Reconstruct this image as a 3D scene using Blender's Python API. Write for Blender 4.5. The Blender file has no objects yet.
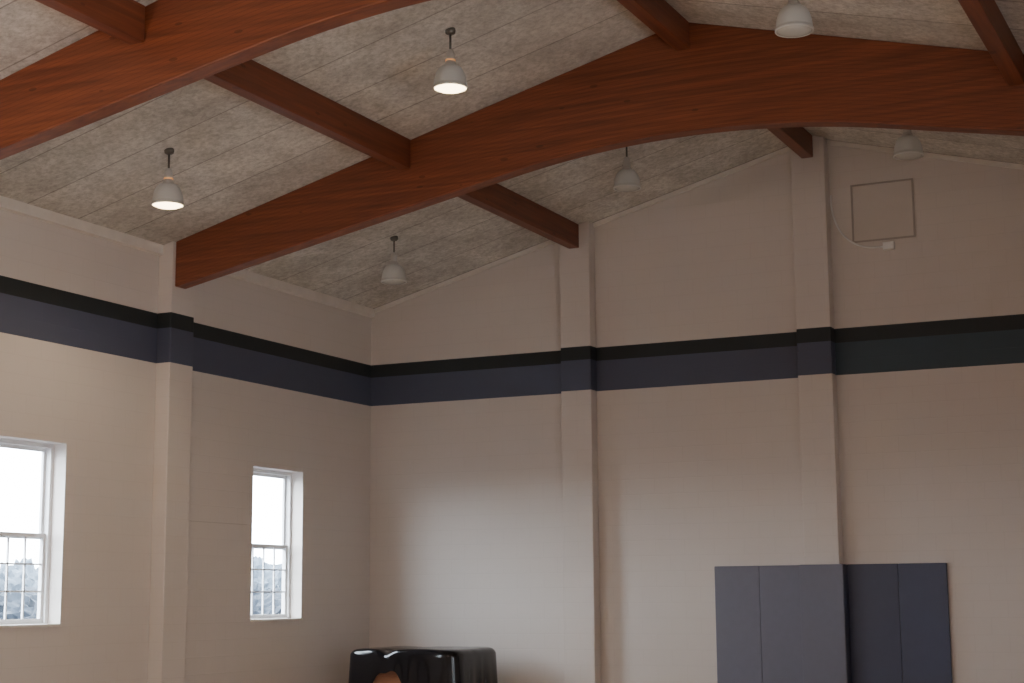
import bpy, bmesh, math, random
from mathutils import Vector, Matrix, noise
random.seed(4)
S = bpy.context.scene
COL = S.collection

XL, XR, XC = -11.9, 1.2, -5.35
D, YB = 20.0, -4.0
EAVE, RIDGE = 5.79, 7.495
SL = (RIDGE-EAVE)/(XC-XL)
def ceil_z(x): return RIDGE - SL*abs(x-XC)
BEAMS = [15.27, 10.68, 6.1, 1.4]

# ---------------------------------------------------------------- materials
def new_mat(name):
    m = bpy.data.materials.new(name); m.use_nodes = True
    nt = m.node_tree; b = nt.nodes['Principled BSDF']
    return m, nt, b
def N(nt, t, **kw):
    n = nt.nodes.new(t)
    for k, v in kw.items():
        if k in n.inputs.keys(): n.inputs[k].default_value = v
        else: setattr(n, k, v)
    return n
def math_n(nt, op, a, b=None, c=None):
    n = nt.nodes.new('ShaderNodeMath'); n.operation = op
    for i, v in enumerate((a, b, c)):
        if v is None: continue
        if isinstance(v, (int, float)): n.inputs[i].default_value = v
        else: nt.links.new(v, n.inputs[i])
    return n.outputs[0]
def mix(nt, fac, a, b, mode='MIX'):
    n = nt.nodes.new('ShaderNodeMix'); n.data_type = 'RGBA'; n.blend_type = mode
    if isinstance(fac, (int, float)): n.inputs[0].default_value = fac
    else: nt.links.new(fac, n.inputs[0])
    for i, v in ((6, a), (7, b)):
        if isinstance(v, tuple): n.inputs[i].default_value = (*v, 1)
        else: nt.links.new(v, n.inputs[i])
    return n.outputs[2]
def simple(name, col, rough=.5, metal=0, var=.12, scale=6, bump=0, **kw):
    m, nt, b = new_mat(name)
    tc = N(nt, 'ShaderNodeTexCoord'); no = N(nt, 'ShaderNodeTexNoise', Scale=scale, Detail=4.0)
    nt.links.new(tc.outputs['Object'], no.inputs['Vector'])
    c = mix(nt, no.outputs['Fac'], tuple(x*(1-var) for x in col), tuple(min(1, x*(1+var)) for x in col))
    nt.links.new(c, b.inputs['Base Color'])
    b.inputs['Roughness'].default_value = rough; b.inputs['Metallic'].default_value = metal
    for k, v in kw.items(): b.inputs[k.replace('_', ' ')].default_value = v
    if bump:
        bp = N(nt, 'ShaderNodeBump', Strength=bump, Distance=.01)
        nt.links.new(no.outputs['Fac'], bp.inputs['Height']); nt.links.new(bp.outputs[0], b.inputs['Normal'])
    return m

def wall_mat(name, axis, teal=False):
    """painted block wall with a black-over-blue painted band"""
    m, nt, b = new_mat(name)
    tc = N(nt, 'ShaderNodeTexCoord'); sp = N(nt, 'ShaderNodeSeparateXYZ')
    nt.links.new(tc.outputs['Object'], sp.inputs[0])
    cb = N(nt, 'ShaderNodeCombineXYZ')
    if axis == 'XY':
        nt.links.new(math_n(nt, 'ADD', sp.outputs['X'], sp.outputs['Y']), cb.inputs[0])
    else:
        nt.links.new(sp.outputs[axis], cb.inputs[0])
    nt.links.new(sp.outputs['Z'], cb.inputs[1])
    br = N(nt, 'ShaderNodeTexBrick', Scale=1.0)
    br.inputs['Brick Width'].default_value = .4; br.inputs['Row Height'].default_value = .2
    br.inputs['Mortar Size'].default_value = .006; br.inputs['Mortar Smooth'].default_value = .6
    nt.links.new(cb.outputs[0], br.inputs['Vector'])
    no = N(nt, 'ShaderNodeTexNoise', Scale=.7, Detail=6.0)
    nt.links.new(tc.outputs['Object'], no.inputs['Vector'])
    fine = N(nt, 'ShaderNodeTexNoise', Scale=60.0, Detail=3.0)
    nt.links.new(tc.outputs['Object'], fine.inputs['Vector'])
    base = mix(nt, no.outputs['Fac'], (.68, .615, .57), (.74, .68, .635))
    base = mix(nt, math_n(nt, 'MULTIPLY', br.outputs['Fac'], .08), base, (.35, .29, .24))
    z = sp.outputs['Z']
    if axis == 'Y':
        # hairline crack along one mortar course beside the beam pilaster
        ck = math_n(nt, 'LESS_THAN', math_n(nt, 'ABSOLUTE', math_n(nt, 'SUBTRACT', z, 2.60)), .006)
        ck = math_n(nt, 'MULTIPLY', ck, math_n(nt, 'GREATER_THAN', sp.outputs['Y'], 15.5))
        ck = math_n(nt, 'MULTIPLY', ck, math_n(nt, 'LESS_THAN', sp.outputs['Y'], 17.0))
        base = mix(nt, math_n(nt, 'MULTIPLY', ck, .25), base, (.25, .20, .17))
    inblue = math_n(nt, 'MULTIPLY', math_n(nt, 'GREATER_THAN', z, 4.40), math_n(nt, 'LESS_THAN', z, 4.99))
    inblack = math_n(nt, 'MULTIPLY', math_n(nt, 'GREATER_THAN', z, 4.81), math_n(nt, 'LESS_THAN', z, 4.99))
    blue = (.084, .096, .148)
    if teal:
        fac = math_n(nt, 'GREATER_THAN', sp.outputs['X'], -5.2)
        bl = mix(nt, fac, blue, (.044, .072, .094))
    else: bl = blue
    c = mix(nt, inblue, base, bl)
    c = mix(nt, inblack, c, (.020, .027, .030))
    nt.links.new(c, b.inputs['Base Color'])
    b.inputs['Roughness'].default_value = .55
    h = math_n(nt, 'SUBTRACT', math_n(nt, 'MULTIPLY', fine.outputs['Fac'], .35), br.outputs['Fac'])
    bp = N(nt, 'ShaderNodeBump', Strength=.22, Distance=.005)
    nt.links.new(h, bp.inputs['Height']); nt.links.new(bp.outputs[0], b.inputs['Normal'])
    return m
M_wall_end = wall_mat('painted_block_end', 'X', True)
M_wall_side = wall_mat('painted_block_side', 'Y')
M_pil = wall_mat('painted_block_pilaster', 'XY')

def ceiling_mat():
    m, nt, b = new_mat('wood_fibre_deck')
    tc = N(nt, 'ShaderNodeTexCoord'); sp = N(nt, 'ShaderNodeSeparateXYZ')
    nt.links.new(tc.outputs['Object'], sp.inputs[0])
    yy = math_n(nt, 'DIVIDE', math_n(nt, 'ADD', sp.outputs['Y'], 20.35), .79)
    fr = math_n(nt, 'FRACT', yy); row = math_n(nt, 'FLOOR', yy)
    seam = math_n(nt, 'LESS_THAN', fr, .024)
    wn = nt.nodes.new('ShaderNodeTexWhiteNoise'); wn.noise_dimensions = '1D'; nt.links.new(row, wn.inputs['W'])
    n1 = N(nt, 'ShaderNodeTexNoise', Scale=1.6, Detail=8.0, Roughness=.7)
    n2 = N(nt, 'ShaderNodeTexNoise', Scale=16.0, Detail=8.0, Roughness=.8)
    nt.links.new(tc.outputs['Object'], n1.inputs['Vector'])
    nt.links.new(tc.outputs['Object'], n2.inputs['Vector'])
    r1 = N(nt, 'ShaderNodeValToRGB'); r1.color_ramp.elements[0].position = .34; r1.color_ramp.elements[1].position = .66
    r1.color_ramp.elements[0].color = (.61, .575, .53, 1); r1.color_ramp.elements[1].color = (.91, .875, .82, 1)
    nt.links.new(n1.outputs['Fac'], r1.inputs[0])
    r2 = N(nt, 'ShaderNodeValToRGB'); r2.color_ramp.elements[0].position = .38; r2.color_ramp.elements[1].position = .58
    r2.color_ramp.elements[0].color = (.60, .59, .57, 1); r2.color_ramp.elements[1].color = (1, 1, 1, 1)
    nt.links.new(n2.outputs['Fac'], r2.inputs[0])
    c = mix(nt, .85, r1.outputs[0], r2.outputs[0], 'MULTIPLY')
    tone = math_n(nt, 'MULTIPLY_ADD', wn.outputs['Value'], .14, .86)
    cbt = N(nt, 'ShaderNodeCombineXYZ')
    for i in range(3): nt.links.new(tone, cbt.inputs[i])
    c = mix(nt, 1.0, c, cbt.outputs[0], 'MULTIPLY')
    c = mix(nt, math_n(nt, 'MULTIPLY', seam, .5), c, (.12, .10, .085))
    nt.links.new(c, b.inputs['Base Color']); b.inputs['Roughness'].default_value = .95
    bp = N(nt, 'ShaderNodeBump', Strength=.5, Distance=.01)
    nt.links.new(n2.outputs['Fac'], bp.inputs['Height']); nt.links.new(bp.outputs[0], b.inputs['Normal'])
    return m
M_ceil = ceiling_mat()

def wood_mat(name, c1, c2, axis='X', rough=.38, lam=.0):
    m, nt, b = new_mat(name)
    tc = N(nt, 'ShaderNodeTexCoord'); mp = N(nt, 'ShaderNodeMapping')
    s = {'X': (.5, 8, 14), 'Y': (8, .5, 14), 'Z': (8, 8, .5)}[axis]
    mp.inputs['Scale'].default_value = s
    nt.links.new(tc.outputs['Object'], mp.inputs[0])
    no = N(nt, 'ShaderNodeTexNoise', Scale=1.6, Detail=8.0, Roughness=.6, Distortion=.5)
    nt.links.new(mp.outputs[0], no.inputs['Vector'])
    rp = N(nt, 'ShaderNodeValToRGB'); rp.color_ramp.elements[0].position = .3; rp.color_ramp.elements[1].position = .7
    rp.color_ramp.elements[0].color = (*c1, 1); rp.color_ramp.elements[1].color = (*c2, 1)
    nt.links.new(no.outputs['Fac'], rp.inputs[0])
    c = rp.outputs[0]
    kn = N(nt, 'ShaderNodeTexVoronoi', Scale=1.0)
    mpk = N(nt, 'ShaderNodeMapping'); mpk.inputs['Scale'].default_value = {'X': (2.2, 3, 6), 'Y': (3, 2.2, 6), 'Z': (3, 3, 1)}[axis]
    nt.links.new(tc.outputs['Object'], mpk.inputs[0]); nt.links.new(mpk.outputs[0], kn.inputs['Vector'])
    kf = math_n(nt, 'LESS_THAN', kn.outputs['Distance'], .10)
    c = mix(nt, math_n(nt, 'MULTIPLY', kf, .45), c, tuple(x*.3 for x in c1))
    if lam:
        # glue lines of the laminations follow the underside of the beam
        at = N(nt, 'ShaderNodeUVMap'); sp = N(nt, 'ShaderNodeSeparateXYZ')
        nt.links.new(at.outputs[0], sp.inputs[0])
        fr = math_n(nt, 'FRACT', math_n(nt, 'DIVIDE', sp.outputs['Y'], lam))
        ln = math_n(nt, 'LESS_THAN', fr, .12)
        c = mix(nt, math_n(nt, 'MULTIPLY', ln, .4), c, tuple(x*.4 for x in c1))
    nt.links.new(c, b.inputs['Base Color']); b.inputs['Roughness'].default_value = rough
    bp = N(nt, 'ShaderNodeBump', Strength=.15, Distance=.004)
    nt.links.new(no.outputs['Fac'], bp.inputs['Height']); nt.links.new(bp.outputs[0], b.inputs['Normal'])
    return m
M_beam = wood_mat('stained_glulam', (.135, .036, .015), (.29, .083, .031), 'X', .45, lam=.04)
M_purlin = wood_mat('stained_purlin', (.12, .032, .014), (.24, .068, .027), 'Y', .45)
M_piano = wood_mat('walnut_case', (.26, .12, .07), (.40, .20, .12), 'X', .35)
M_floor = wood_mat('maple_floor', (.36, .24, .13), (.50, .35, .20), 'Y', .3)
M_white = simple('white_window_paint', (.84, .84, .85), .45)
M_trim = simple('cream_trim_paint', (.80, .75, .69), .5)
M_shade = simple('pale_grey_shade', (.66, .67, .64), .4, .0, .06)
M_metal = simple('dull_metal', (.16, .15, .13), .45, .7)
M_house = simple('lamp_housing_paint', (.55, .53, .49), .5, .1)
M_padA = simple('grey_blue_vinyl', (.158, .160, .212), .42, 0, .06, 12, .1)
M_padB = simple('navy_vinyl', (.066, .076, .132), .4, 0, .06, 12, .1)
M_vinyl = simple('black_glossy_vinyl', (.006, .006, .008), .13, 0, .1, 3)
M_black = simple('black_lacquer', (.01, .01, .01), .2)
M_brass = simple('brass', (.6, .42, .15), .3, .9)
M_grass = simple('lawn', (.012, .016, .024), .9, 0, .4, .6)
M_leaf = simple('shrub_leaves', (.016, .023, .034), .9, 0, .6, 3)
M_tree = simple('tree_leaves', (.075, .095, .120), .9, 0, .5, 2)
M_cable = simple('white_cable', (.85, .85, .84), .5)

def emit_mat(name, col, st):
    m, nt, b = new_mat(name)
    b.inputs['Base Color'].default_value = (*col, 1)
    b.inputs['Emission Color'].default_value = (*col, 1); b.inputs['Emission Strength'].default_value = st
    return m
M_lit = emit_mat('lit_lamp_lens', (1, .74, .42), 12)
M_vent = emit_mat('glowing_vents', (1, .45, .15), .7)
M_off = simple('unlit_lamp_lens', (.62, .62, .58), .25)
def glass_mat():
    m, nt, b = new_mat('window_glass'); nt.nodes.remove(b)
    out = nt.nodes['Material Output']
    t = N(nt, 'ShaderNodeBsdfTransparent'); g = N(nt, 'ShaderNodeBsdfGlossy', Roughness=.02)
    t.inputs[0].default_value = (.93, .96, .98, 1)
    mx = N(nt, 'ShaderNodeMixShader'); mx.inputs[0].default_value = .05
    nt.links.new(t.outputs[0], mx.inputs[1]); nt.links.new(g.outputs[0], mx.inputs[2]); nt.links.new(mx.outputs[0], out.inputs[0])
    return m
M_glass = glass_mat()

# ---------------------------------------------------------------- helpers
def box(bm, x0, x1, y0, y1, z0, z1):
    vs = [bm.verts.new(p) for p in ((x0,y0,z0),(x1,y0,z0),(x1,y1,z0),(x0,y1,z0),(x0,y0,z1),(x1,y0,z1),(x1,y1,z1),(x0,y1,z1))]
    for f in ((0,3,2,1),(4,5,6,7),(0,1,5,4),(1,2,6,5),(2,3,7,6),(3,0,4,7)):
        bm.faces.new([vs[i] for i in f])
def prism(bm, prof, axis, a0, a1):
    """prof: list of 2d points (the two other axes); extruded along axis"""
    def P(p, a):
        return {'Y': (p[0], a, p[1]), 'X': (a, p[0], p[1]), 'Z': (p[0], p[1], a)}[axis]
    A = [bm.verts.new(P(p, a0)) for p in prof]; B = [bm.verts.new(P(p, a1)) for p in prof]
    n = len(prof)
    bm.faces.new(A); bm.faces.new(B[::-1])
    for i in range(n): bm.faces.new((A[i], B[i], B[(i+1) % n], A[(i+1) % n]))
def make(name, bm, mat, parent=None, bevel=0, smooth=False, seg=2, loc=None, **props):
    bmesh.ops.recalc_face_normals(bm, faces=bm.faces[:])
    me = bpy.data.meshes.new(name); bm.to_mesh(me); bm.free()
    if smooth:
        for p in me.polygons: p.use_smooth = True
    o = bpy.data.objects.new(name, me); COL.objects.link(o)
    me.materials.append(mat)
    if bevel:
        md = o.modifiers.new('bevel', 'BEVEL'); md.width = bevel; md.segments = seg; md.limit_method = 'ANGLE'
    if loc: o.location = loc
    if parent: o.parent = parent
    for k, v in props.items(): o[k] = v
    return o
def empty(name, loc, **props):
    e = bpy.data.objects.new(name, None); COL.objects.link(e); e.location = loc; e.empty_display_size = .2
    for k, v in props.items(): e[k] = v
    return e
def lathe(bm, prof, n=40, cx=0, cy=0):
    rings = []
    for r, z in prof:
        if r < 1e-5: rings.append([bm.verts.new((cx, cy, z))])
        else: rings.append([bm.verts.new((cx+r*math.cos(2*math.pi*i/n), cy+r*math.sin(2*math.pi*i/n), z)) for i in range(n)])
    for a, b in zip(rings, rings[1:]):
        for i in range(n):
            j = (i+1) % n
            if len(a) == 1 and len(b) == 1: continue
            if len(a) == 1: bm.faces.new((a[0], b[i], b[j]))
            elif len(b) == 1: bm.faces.new((a[i], b[0], a[j]))
            else: bm.faces.new((a[i], b[i], b[j], a[j]))

# ---------------------------------------------------------------- room shell
WINS = [(17.12, 18.26), (12.46, 13.64), (7.8, 8.95), (3.1, 4.25), (-1.6, -.45)]
WINS_R = WINS[2:]
WZ0, WZ1 = 1.40, 3.34
T = .30
def side_wall(name, x0, x1, wins):
    bm = bmesh.new()
    ys = sorted([w for w in wins]); cur = YB
    for a, b in ys:
        box(bm, x0, x1, cur, a, 0, EAVE); box(bm, x0, x1, a, b, 0, WZ0); box(bm, x0, x1, a, b, WZ1, EAVE); cur = b
    box(bm, x0, x1, cur, D, 0, EAVE)
    return make(name, bm, M_wall_side, kind='structure')
side_wall('wall_left', XL-T, XL, WINS)
side_wall('wall_right', XR, XR+T, WINS_R)
def gable(name, y0, y1):
    bm = bmesh.new()
    prism(bm, [(XL-T, 0), (XR+T, 0), (XR+T, ceil_z(XR)+.0), (XC, RIDGE), (XL-T, EAVE)], 'Y', y0, y1)
    return make(name, bm, M_wall_end, kind='structure')
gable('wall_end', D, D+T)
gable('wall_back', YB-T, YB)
bm = bmesh.new(); box(bm, XL-T, XR+T, YB-T, D+T, -.2, 0); make('floor', bm, M_floor, kind='structure')
bm = bmesh.new()
xe, ze = XL-.6, ceil_z(XL-.6); xf, zf = XR+.6, ceil_z(XR+.6)
prism(bm, [(xe, ze), (XC, RIDGE), (xf, zf), (xf, zf+.15), (XC, RIDGE+.15), (xe, ze+.15)], 'Y', YB-T, D+T)
make('ceiling', bm, M_ceil, kind='structure')
# trims at the roof line
k = 1
def trim(bm):
    global k
    make('trim_%d' % k, bm, M_trim, kind='structure'); k += 1
bm = bmesh.new(); prism(bm, [(XL, EAVE-.11), (XL+.06, EAVE-.10), (XL+.06, EAVE+SL*.06-.002), (XL, EAVE-.002)], 'Y', YB, D); trim(bm)
bm = bmesh.new(); prism(bm, [(XL+.06, ceil_z(XL+.06)-.06), (XC, RIDGE-.06), (XC, RIDGE-.001), (XL+.06, ceil_z(XL+.06)-.001)], 'Y', D-.035, D); trim(bm)
bm = bmesh.new(); prism(bm, [(XR, ceil_z(XR)-.06), (XC, RIDGE-.06), (XC, RIDGE-.001), (XR, ceil_z(XR)-.001)], 'Y', D-.035, D); trim(bm)
# baseboard
bm = bmesh.new(); box(bm, XL, XR, D-.015, D, 0, .1); make('baseboard_end', bm, M_black, kind='structure')
bm = bmesh.new(); box(bm, XL, XL+.015, YB, D-.02, 0, .1); make('baseboard_left', bm, M_black, kind='structure')

# pilasters
PX = [-8.61, -5.355]
def pilaster_end(x, w=.44, d=.2):
    bm = bmesh.new(); z0 = ceil_z(x-w/2)-.001; z1 = ceil_z(x+w/2)-.001
    prof = [(x-w/2, 0), (x+w/2, 0), (x+w/2, z1)] + ([(XC, RIDGE-.001)] if abs(x-XC) < w/2 else []) + [(x-w/2, z0)]
    prism(bm, prof, 'Y', D-d, D)
    make('wall_pilaster', bm, M_pil, kind='structure', bevel=.012)
for x in PX + [2*XC+8.61]: pilaster_end(x)
def pilaster_side(y, side, w=.44, d=.20):
    bm = bmesh.new()
    if side < 0:
        prof = [(XL, 0), (XL+d, 0), (XL+d, ceil_z(XL+d)-.001), (XL, EAVE-.001)]
    else:
        prof = [(XR, 0), (XR-d, 0), (XR-d, ceil_z(XR-d)-.001), (XR, ceil_z(XR)-.001)]
    prism(bm, prof, 'Y', y-w/2, y+w/2)
    make('wall_pilaster', bm, M_pil, kind='structure', bevel=.012)
for y in BEAMS:
    pilaster_side(y+(.07 if y > 15 else 0), -1); pilaster_side(y, 1)

# ---------------------------------------------------------------- windows
def window(i, xin, sgn, y0, y1):
    """sgn=-1: glass plane lies on -x side of inner wall face"""
    xo = xin + sgn*.20
    def X(a): return xo + a*(-sgn)      # a>0 towards room
    def bx(bm, a0, a1, ya, yb, za, zb):
        xs = sorted((X(a0), X(a1))); box(bm, xs[0], xs[1], ya, yb, za, zb)
    bm = bmesh.new(); fr = .045
    bx(bm, -.08, .03, y0, y0+fr, WZ0, WZ1); bx(bm, -.08, .03, y1-fr, y1, WZ0, WZ1)
    bx(bm, -.08, .03, y0+fr, y1-fr, WZ1-fr, WZ1); bx(bm, -.08, .03, y0+fr, y1-fr, WZ0, WZ0+fr)
    w = make('window_%d' % i, bm, M_white, kind='structure')
    zm = WZ0 + (WZ1-WZ0)*.49
    for (za, zb, a, nm) in ((WZ0+fr, zm+.03, 0.0, 'lower_sash'), (zm-.03, WZ1-fr, -.035, 'upper_sash')):
        bm = bmesh.new(); r = .04; ya, yb = y0+fr, y1-fr
        bx(bm, a-.03, a, ya, ya+r, za, zb); bx(bm, a-.03, a, yb-r, yb, za, zb)
        bx(bm, a-.03, a, ya+r, yb-r, zb-r, zb); bx(bm, a-.03, a, ya+r, yb-r, za, za+r)
        if nm == 'lower_sash':
            for c in range(1, 4):
                yc = ya+r+(yb-ya-2*r)*c/4; bx(bm, a-.024, a-.004, yc-.009, yc+.009, za+r, zb-r)
            for c in range(1, 3):
                zc = za+r+(zb-za-2*r)*c/3; bx(bm, a-.024, a-.004, ya+r, yb-r, zc-.009, zc+.009)
        s = make(nm, bm, M_white, parent=w)
        bm = bmesh.new(); vs = [bm.verts.new((X(a-.015), *p)) for p in ((ya+r, za+r), (yb-r, za+r), (yb-r, zb-r), (ya+r, zb-r))]
        bm.faces.new(vs); make('glass_pane', bm, M_glass, parent=w)
    bm = bmesh.new(); xs = sorted((X(.03), xin - sgn*.03)); box(bm, xs[0], xs[1], y0, y1, WZ0+.001, WZ0+.03)
    make('window_sill', bm, M_trim, parent=w)
    # sky portal in the opening
    ld = bpy.data.lights.new('window_daylight', 'AREA'); ld.shape = 'RECTANGLE'; ld.size = y1-y0; ld.size_y = WZ1-WZ0
    ld.cycles.is_portal = True
    lo = bpy.data.objects.new('window_daylight', ld); COL.objects.link(lo)
    lo.location = (xin+sgn*.34, (y0+y1)/2, (WZ0+WZ1)/2)
    lo.rotation_euler = Vector((-sgn, 0, 0)).to_track_quat('-Z', 'Z').to_euler()
i = 1
for (a, b) in WINS:
    window(i, XL, -1, a, b); i += 1
for (a, b) in WINS_R:
    window(i, XR, 1, a, b); i += 1

# ---------------------------------------------------------------- arched glulam beams
def beam_bot(x):
    d = abs(x-XC)
    return 1.65 + (4.68-.048*d*d if d < 2 else 4.488-.193*(d-2))
def beam(y, w=.2):
    x0, x1 = XL+.202, XR-.202
    n = 60; bm = bmesh.new(); uv = bm.loops.layers.uv.new('UVMap')
    xs = sorted(set([x0+(x1-x0)*i/n for i in range(n+1)] + [XC]))
    rows = []
    for x in xs:
        b, t = beam_bot(x), ceil_z(x)-.002
        rows.append([bm.verts.new((x-0, yy, zz)) for yy, zz in ((y-w/2, b), (y+w/2, b), (y+w/2, t), (y-w/2, t))])
    for r, s in zip(rows, rows[1:]):
        for i in range(4): bm.faces.new((r[i], s[i], s[(i+1) % 4], r[(i+1) % 4]))
    bm.faces.new(rows[0]); bm.faces.new(rows[-1][::-1])
    for f in bm.faces:
        for l in f.loops:
            c = l.vert.co; l[uv].uv = (c.x, c.z-beam_bot(c.x)+.02)
    return make('arched_roof_beam', bm, M_beam, bevel=.012, category='roof beam', group='arched roof beams',
        label='reddish-brown stained glulam roof beam with arched underside')
for y in BEAMS: beam(y)

# purlins
def purlin(x, ya, yb, ridge=False):
    w, dp = .15, .31
    bm = bmesh.new()
    prof = [(x-w/2, ceil_z(x)-dp), (x+w/2, ceil_z(x)-dp), (x+w/2, ceil_z(x+w/2)-.002)] + ([(x, RIDGE-.002)] if ridge else []) + [(x-w/2, ceil_z(x-w/2)-.002)]
    prism(bm, prof, 'Y', ya, yb)
    make('roof_purlin', bm, M_purlin, bevel=.008, category='roof purlin', group='roof purlins',
         label='reddish-brown stained timber purlin under the sloping ceiling' if not ridge else 'reddish-brown stained timber purlin along the roof ridge')
edges = [D-.2] + BEAMS + [YB]
for x, rd in ((-8.61, False), (XC, True), (2*XC+8.61, False)):
    for a, b in zip(edges, edges[1:]):
        hi = a if a == D-.2 else a-.1
        lo = b if b == YB else b+.1
        purlin(x, lo+.001, hi-.001, rd)

# ---------------------------------------------------------------- pendant lamps
def lamp(x, y, lit, label):
    zc = ceil_z(x); root = empty('pendant_lamp', (x, y, zc), category='pendant lamp', label=label, group='high-bay pendant lamps')
    root.scale = (.94, .94, .84)
    rim = -.70
    bm = bmesh.new(); lathe(bm, [(0, .014), (.05, .014), (.055, -.01), (.05, -.045), (.03, -.06), (0, -.06)], 24)
    make('ceiling_mount', bm, M_metal, parent=root, smooth=True)
    bm = bmesh.new(); lathe(bm, [(0, -.05), (.012, -.05), (.012, -.25), (0, -.25)], 12)
    make('stem', bm, M_metal, parent=root, smooth=True)
    bm = bmesh.new(); lathe(bm, [(0, -.235), (.028, -.24), (.036, -.26), (.036, -.275), (.046, -.285), (.048, -.385), (.058, -.395), (.060, -.42), (.052, -.44), (0, -.44)], 28)
    make('socket_housing', bm, M_house, parent=root, smooth=False, bevel=.004)
    if lit:
        bm = bmesh.new(); lathe(bm, [(.047, -.36), (.0505, -.36), (.0505, -.375), (.047, -.375)], 28)
        make('vent_ring', bm, M_vent, parent=root, label='warm glowing vent ring')
    R = .168
    prof = []
    for t in range(17):
        a = t/16*math.pi/2
        r = .05 + (R-.05)*math.sin(a)**.8
        z = -.43 + (rim+.03+.43)*(1-math.cos(a))**.95
        prof.append((r, z))
    prof += [(R+.008, rim+.025), (R+.010, rim), (R-.004, rim)]
    inner = [(r-.006, z-.004) for r, z in prof[:17]][::-1]
    bm = bmesh.new(); lathe(bm, prof+inner, 48)
    make('lamp_shade', bm, M_shade, parent=root, smooth=True)
    bm = bmesh.new(); lathe(bm, [(0, rim-.034), (.07, rim-.029), (.12, rim-.016), (R-.006, rim+.006), (R-.006, rim+.012), (0, rim+.012)], 40)
    make('lamp_lens', bm, M_lit if lit else M_off, parent=root, smooth=True, label='glowing warm lens' if lit else 'pale unlit lens')
    if lit:
        ld = bpy.data.lights.new('lamp_light', 'SPOT'); ld.energy = 90; ld.color = (1, .78, .52)
        ld.spot_size = math.radians(150); ld.spot_blend = .6; ld.shadow_soft_size = .1
        lo = bpy.data.objects.new('lamp_light', ld); COL.objects.link(lo); lo.location = (x, y, zc+(rim-.07)*.84)
L1 = 'lit grey bell-shaped high-bay lamp hanging from the sloping ceiling'
L0 = 'unlit grey bell-shaped high-bay lamp hanging from the sloping ceiling'
lamp(-10.19, 13.07, True, L1); lamp(-7.02, 13.25, True, L1); lamp(-3.62, 13.15, False, L0)
lamp(-10.19, 17.68, False, L0); lamp(-6.97, 17.65, False, L0); lamp(-3.63, 17.65, False, L0)

# ---------------------------------------------------------------- wall pads
def pad(x0, x1, y0, y1, mat, label, z1=2.05):
    bm = bmesh.new(); box(bm, x0, x1, y0, y1, .12, z1)
    make('wall_pad', bm, mat, bevel=.009, seg=3, category='wall pad', group='padded wall panels', label=label)
la = 'grey-blue vinyl padded gym panel on the block wall'; lb = 'dark navy vinyl padded gym panel on the block wall'
yf = D-.001
pad(-6.79, -6.20, yf-.05, yf, M_padA, la); pad(-6.199, -5.629, yf-.05, yf, M_padA, la)
pad(-5.627, -5.084, yf-.25, yf-.201, M_padA, 'grey-blue vinyl padded gym panel on the pilaster front')
pad(-5.628, -5.577, yf-.199, yf-.051, M_padA, 'narrow grey-blue vinyl pad on the pilaster side')
pad(-5.132, -5.084, yf-.199, yf-.001, M_padB, 'narrow dark navy vinyl pad on the pilaster side')
pad(-5.083, -4.462, yf-.05, yf, M_padB, lb); pad(-4.46, -3.88, yf-.05, yf, M_padB, lb)

# ---------------------------------------------------------------- wall hatch, cable, box
hx0, hx1, hz0, hz1 = -4.85, -4.08, 6.07, 6.80
bm = bmesh.new(); box(bm, hx0, hx1, D-.012, D-.001, hz0, hz1)
hat = make('wall_hatch', bm, simple('hatch_paint', (.665, .60, .55), .55, 0, .03), category='access panel', label='square cream-painted access panel high on the gable wall')
bm = bmesh.new()
box(bm, hx0-.01, hx1+.01, D-.022, D-.0125, hz1-.012, hz1+.01); box(bm, hx0-.01, hx1+.01, D-.022, D-.0125, hz0-.01, hz0+.012)
box(bm, hx0-.01, hx0+.012, D-.022, D-.0125, hz0+.012, hz1-.012); box(bm, hx1-.012, hx1+.01, D-.022, D-.0125, hz0+.012, hz1-.012)
make('hatch_frame', bm, simple('hatch_frame_paint', (.42, .37, .33), .6, 0, .03), parent=hat, label='slightly darker thin frame')
bx0, bz0 = -4.40, 5.975
root = empty('junction_box', (bx0, D, bz0), category='junction box', label='small white electrical box with a drooping cable on the gable wall')
bm = bmesh.new(); box(bm, -.07, .07, -.08, -.001, -.05, .05); make('box_body', bm, M_cable, parent=root, bevel=.01)
def tube(name, pts, r, mat, parent=None, **props):
    cu = bpy.data.curves.new(name, 'CURVE'); cu.dimensions = '3D'; cu.bevel_depth = r; cu.bevel_resolution = 3
    sp = cu.splines.new('NURBS'); sp.points.add(len(pts)-1); sp.use_endpoint_u = True; sp.order_u = 4
    for p, q in zip(sp.points, pts): p.co = (*q, 1)
    o = bpy.data.objects.new(name, cu); COL.objects.link(o); cu.materials.append(mat)
    dg = bpy.context.evaluated_depsgraph_get(); me = bpy.data.meshes.new_from_object(o.evaluated_get(dg))
    bpy.data.objects.remove(o); m = bpy.data.objects.new(name, me); COL.objects.link(m)
    if parent: m.parent = parent
    for kk, v in props.items(): m[kk] = v
    return m
tube('cable', [(x-bx0, -.035, z-6.03) for x, z in ((-5.11, 6.76), (-5.12, 6.62), (-5.07, 6.38), (-4.96, 6.2), (-4.80, 6.07), (-4.62, 6.02), (-4.45, 6.03))], .012, M_cable, parent=root)

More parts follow.
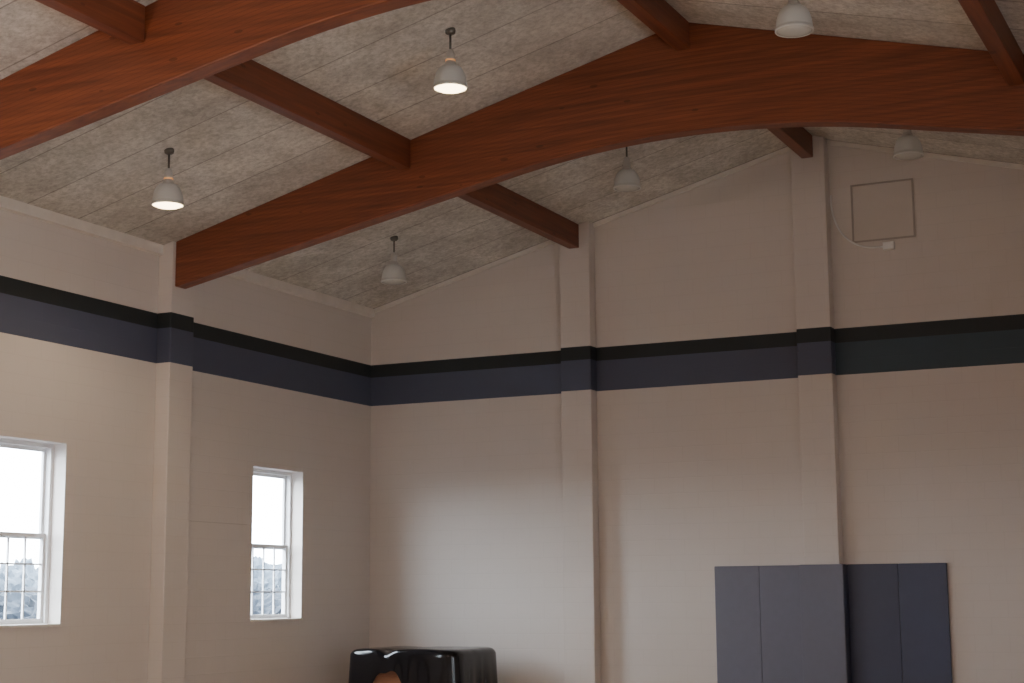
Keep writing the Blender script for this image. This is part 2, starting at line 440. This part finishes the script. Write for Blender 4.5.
# ---------------------------------------------------------------- covered piano
px0, px1, py0, py1 = -11.28, -9.66, 18.35, 19.62
root = empty('grand_piano', ((px0+px1)/2, (py0+py1)/2, 0), category='piano', label='brown piano draped with a glossy black vinyl cover')
W2, D2 = (px1-px0)/2, (py1-py0)/2
bm = bmesh.new(); prof = []
for p in ((-W2+.08, -D2+.28), (W2-.08, -D2+.28), (W2-.08, .1), (W2-.2, .42), (W2-.45, D2-.12), (-W2+.25, D2-.12), (-W2+.08, D2-.25)): prof.append(p)
prism(bm, prof, 'Z', .62, .96); make('piano_case', bm, M_piano, parent=root, bevel=.04, seg=4)
bm = bmesh.new(); box(bm, -W2+.08, W2-.08, -D2+.07, -D2+.279, .60, .70)
box(bm, -W2+.08, -W2+.16, -D2+.07, -D2+.279, .70, .86); box(bm, W2-.16, W2-.08, -D2+.07, -D2+.279, .70, .86)
make('key_bed', bm, M_piano, parent=root, bevel=.012)
bm = bmesh.new(); box(bm, -W2+.165, W2-.165, -D2+.06, -D2+.12, .70, .85); make('key_lid', bm, M_piano, parent=root, bevel=.01)
for lx, ly in ((-W2+.18, -D2+.22), (W2-.18, -D2+.22), (-.25, D2-.3)):
    bm = bmesh.new(); lathe(bm, [(0, .07), (.035, .07), (.04, .12), (.055, .35), (.075, .55), (.08, .61), (0, .61)], 20, lx, ly)
    make('piano_leg', bm, M_piano, parent=root, smooth=True)
    bm = bmesh.new(); lathe(bm, [(0, 0.001), (.03, .001), (.035, .035), (.03, .07), (0, .07)], 16, lx, ly); make('caster', bm, M_brass, parent=root, smooth=True)
bm = bmesh.new(); box(bm, -.14, -.11, -D2+.2, -D2+.23, .12, .61); box(bm, .11, .14, -D2+.2, -D2+.23, .12, .61); box(bm, -.16, .16, -D2+.16, -D2+.27, .08, .14)
make('pedal_lyre', bm, M_piano, parent=root, bevel=.008)
bm = bmesh.new()
for q in (-.08, 0, .08): box(bm, q-.015, q+.015, -D2+.04, -D2+.158, .09, .105)
make('pedal', bm, M_brass, parent=root)
bm = bmesh.new()
NP = 360; rings = []
levels = [(.0, 0), (.15, 0), (.3, 0), (.45, 0), (.6, 0), (.72, 0), (.80, 0), (.86, .002), (.91, .008), (.95, .02), (.98, .042), (1.0, .075)]
def round_pt(t, sc):
    ang = 2*math.pi*t; e = 9
    c, s = math.cos(ang), math.sin(ang)
    r = (abs(c)**e+abs(s)**e)**(-1/e)
    return W2*r*c*sc, D2*r*s*sc
topz = 1.04
def sm(a, b, x):
    t = max(0, min(1, (x-a)/(b-a))); return t*t*(3-2*t)
def topo(x, y):
    h = .010*noise.noise(Vector((x*2.2, y*2, 3))) + .004*noise.noise(Vector((x*7, y*7, 1)))
    # sag of the cover towards the crease beside the lifted corner
    h -= .055*math.exp(-((x+.23)/.09)**2)*(1-sm(-.4, .5, y))
    return h
for sc, dz in levels:
    if sc == 0: rings.append([bm.verts.new((0, 0, topz+topo(0, 0)))]); continue
    ring = []
    for q in range(NP):
        x, y = round_pt(q/NP, sc); ring.append(bm.verts.new((x, y, topz+topo(x, y)-dz)))
    rings.append(ring)
for j in range(1, 15):
    f = j/14; ring = []
    for q in range(NP):
        x, y = round_pt(q/NP, 1.0)
        t = q/NP
        fold = .006*f*math.sin(t*2*math.pi*17+3*noise.noise(Vector((t*9, 0, 0))))+.03*f*noise.noise(Vector((x*3, y*3, 5)))+.015*f
        L = math.hypot(x, y); hem = .52 + .03*noise.noise(Vector((x*4, y*4, 0)))
        if y < -D2*.6: hem -= .27*math.exp(-((x+.17)/.20)**4)
        z = topz+topo(x, y)-.075-(hem-.075)*f
        ring.append(bm.verts.new((x*(1+fold/L), y*(1+fold/L), z)))
    rings.append(ring)
for a, b2 in zip(rings, rings[1:]):
    for q in range(NP):
        r = (q+1) % NP
        if len(a) == 1: bm.faces.new((a[0], b2[q], b2[r]))
        else: bm.faces.new((a[q], b2[q], b2[r], a[r]))
make('piano_cover', bm, M_vinyl, parent=root, smooth=True, label='glossy black draped vinyl cover')

# ---------------------------------------------------------------- outside
bm = bmesh.new(); box(bm, -140, XL-T-.02, -60, 180, -.5, -.3); make('ground', bm, M_grass, kind='structure')
def hedge(x, y, r, h, seed, tree=False):
    bm = bmesh.new(); bmesh.ops.create_icosphere(bm, subdivisions=5, radius=1)
    for v in bm.verts:
        d = 1+.22*noise.noise(v.co*2.2+Vector((seed, 0, 0)))+.22*noise.noise(v.co*8+Vector((seed, 3, 0)))+.14*noise.noise(v.co*19+Vector((seed, 3, 0)))
        v.co = Vector((v.co.x*r*d, v.co.y*r*d, max(-.02, (v.co.z*d+.7)/1.7*h)))
    if tree: make('garden_tree', bm, M_tree, loc=(x, y, -.3), category='tree', group='trees outside the windows', label='tall hazy green tree beyond the shrubs outside the windows')
    else: make('garden_shrub', bm, M_leaf, loc=(x, y, -.3), category='shrub', group='shrubs outside the windows', label='hazy green shrub growing on the lawn outside the windows')
for q in range(6):
    hedge(-35, 31+q*4.6, 1.8, random.uniform(2.2, 2.7), q*3.1)
    hedge(-30.5, 26+q*4.6-.6, 1.8, random.uniform(2.0, 2.4), 50+q*3.1)
for q in range(6):
    hedge(-48, 47+q*5.4, 2.15, random.uniform(3.3, 4.2), 90+q*2.3, True)

# ---------------------------------------------------------------- world + lights
w = bpy.data.worlds.new('sky'); S.world = w; w.use_nodes = True
bg = w.node_tree.nodes['Background']; bg.inputs[0].default_value = (.84, .92, 1, 1); bg.inputs[1].default_value = 31.0
# warm general lighting from the lit fixtures further back in the hall
for (x, y) in ((-9, 7.5), (-2, 7.5), (-9, 2), (-2, 2)):
    ld = bpy.data.lights.new('hall_light', 'POINT'); ld.energy = 90; ld.color = (1, .77, .63); ld.shadow_soft_size = .3
    lo = bpy.data.objects.new('hall_light', ld); COL.objects.link(lo); lo.location = (x, y, 5.0)

# ---------------------------------------------------------------- camera
cd = bpy.data.cameras.new('camera'); cd.sensor_width = 36; cd.lens = 1630/1024*36; cd.clip_end = 500
co = bpy.data.objects.new('camera', cd); COL.objects.link(co)
R = Matrix.Rotation(math.radians(25.8), 4, 'Z') @ Matrix.Rotation(math.radians(99.0), 4, 'X') @ Matrix.Rotation(math.radians(-.4), 4, 'Z')
co.matrix_world = Matrix.Translation((.02, 0, 1.65)) @ R
S.camera = co
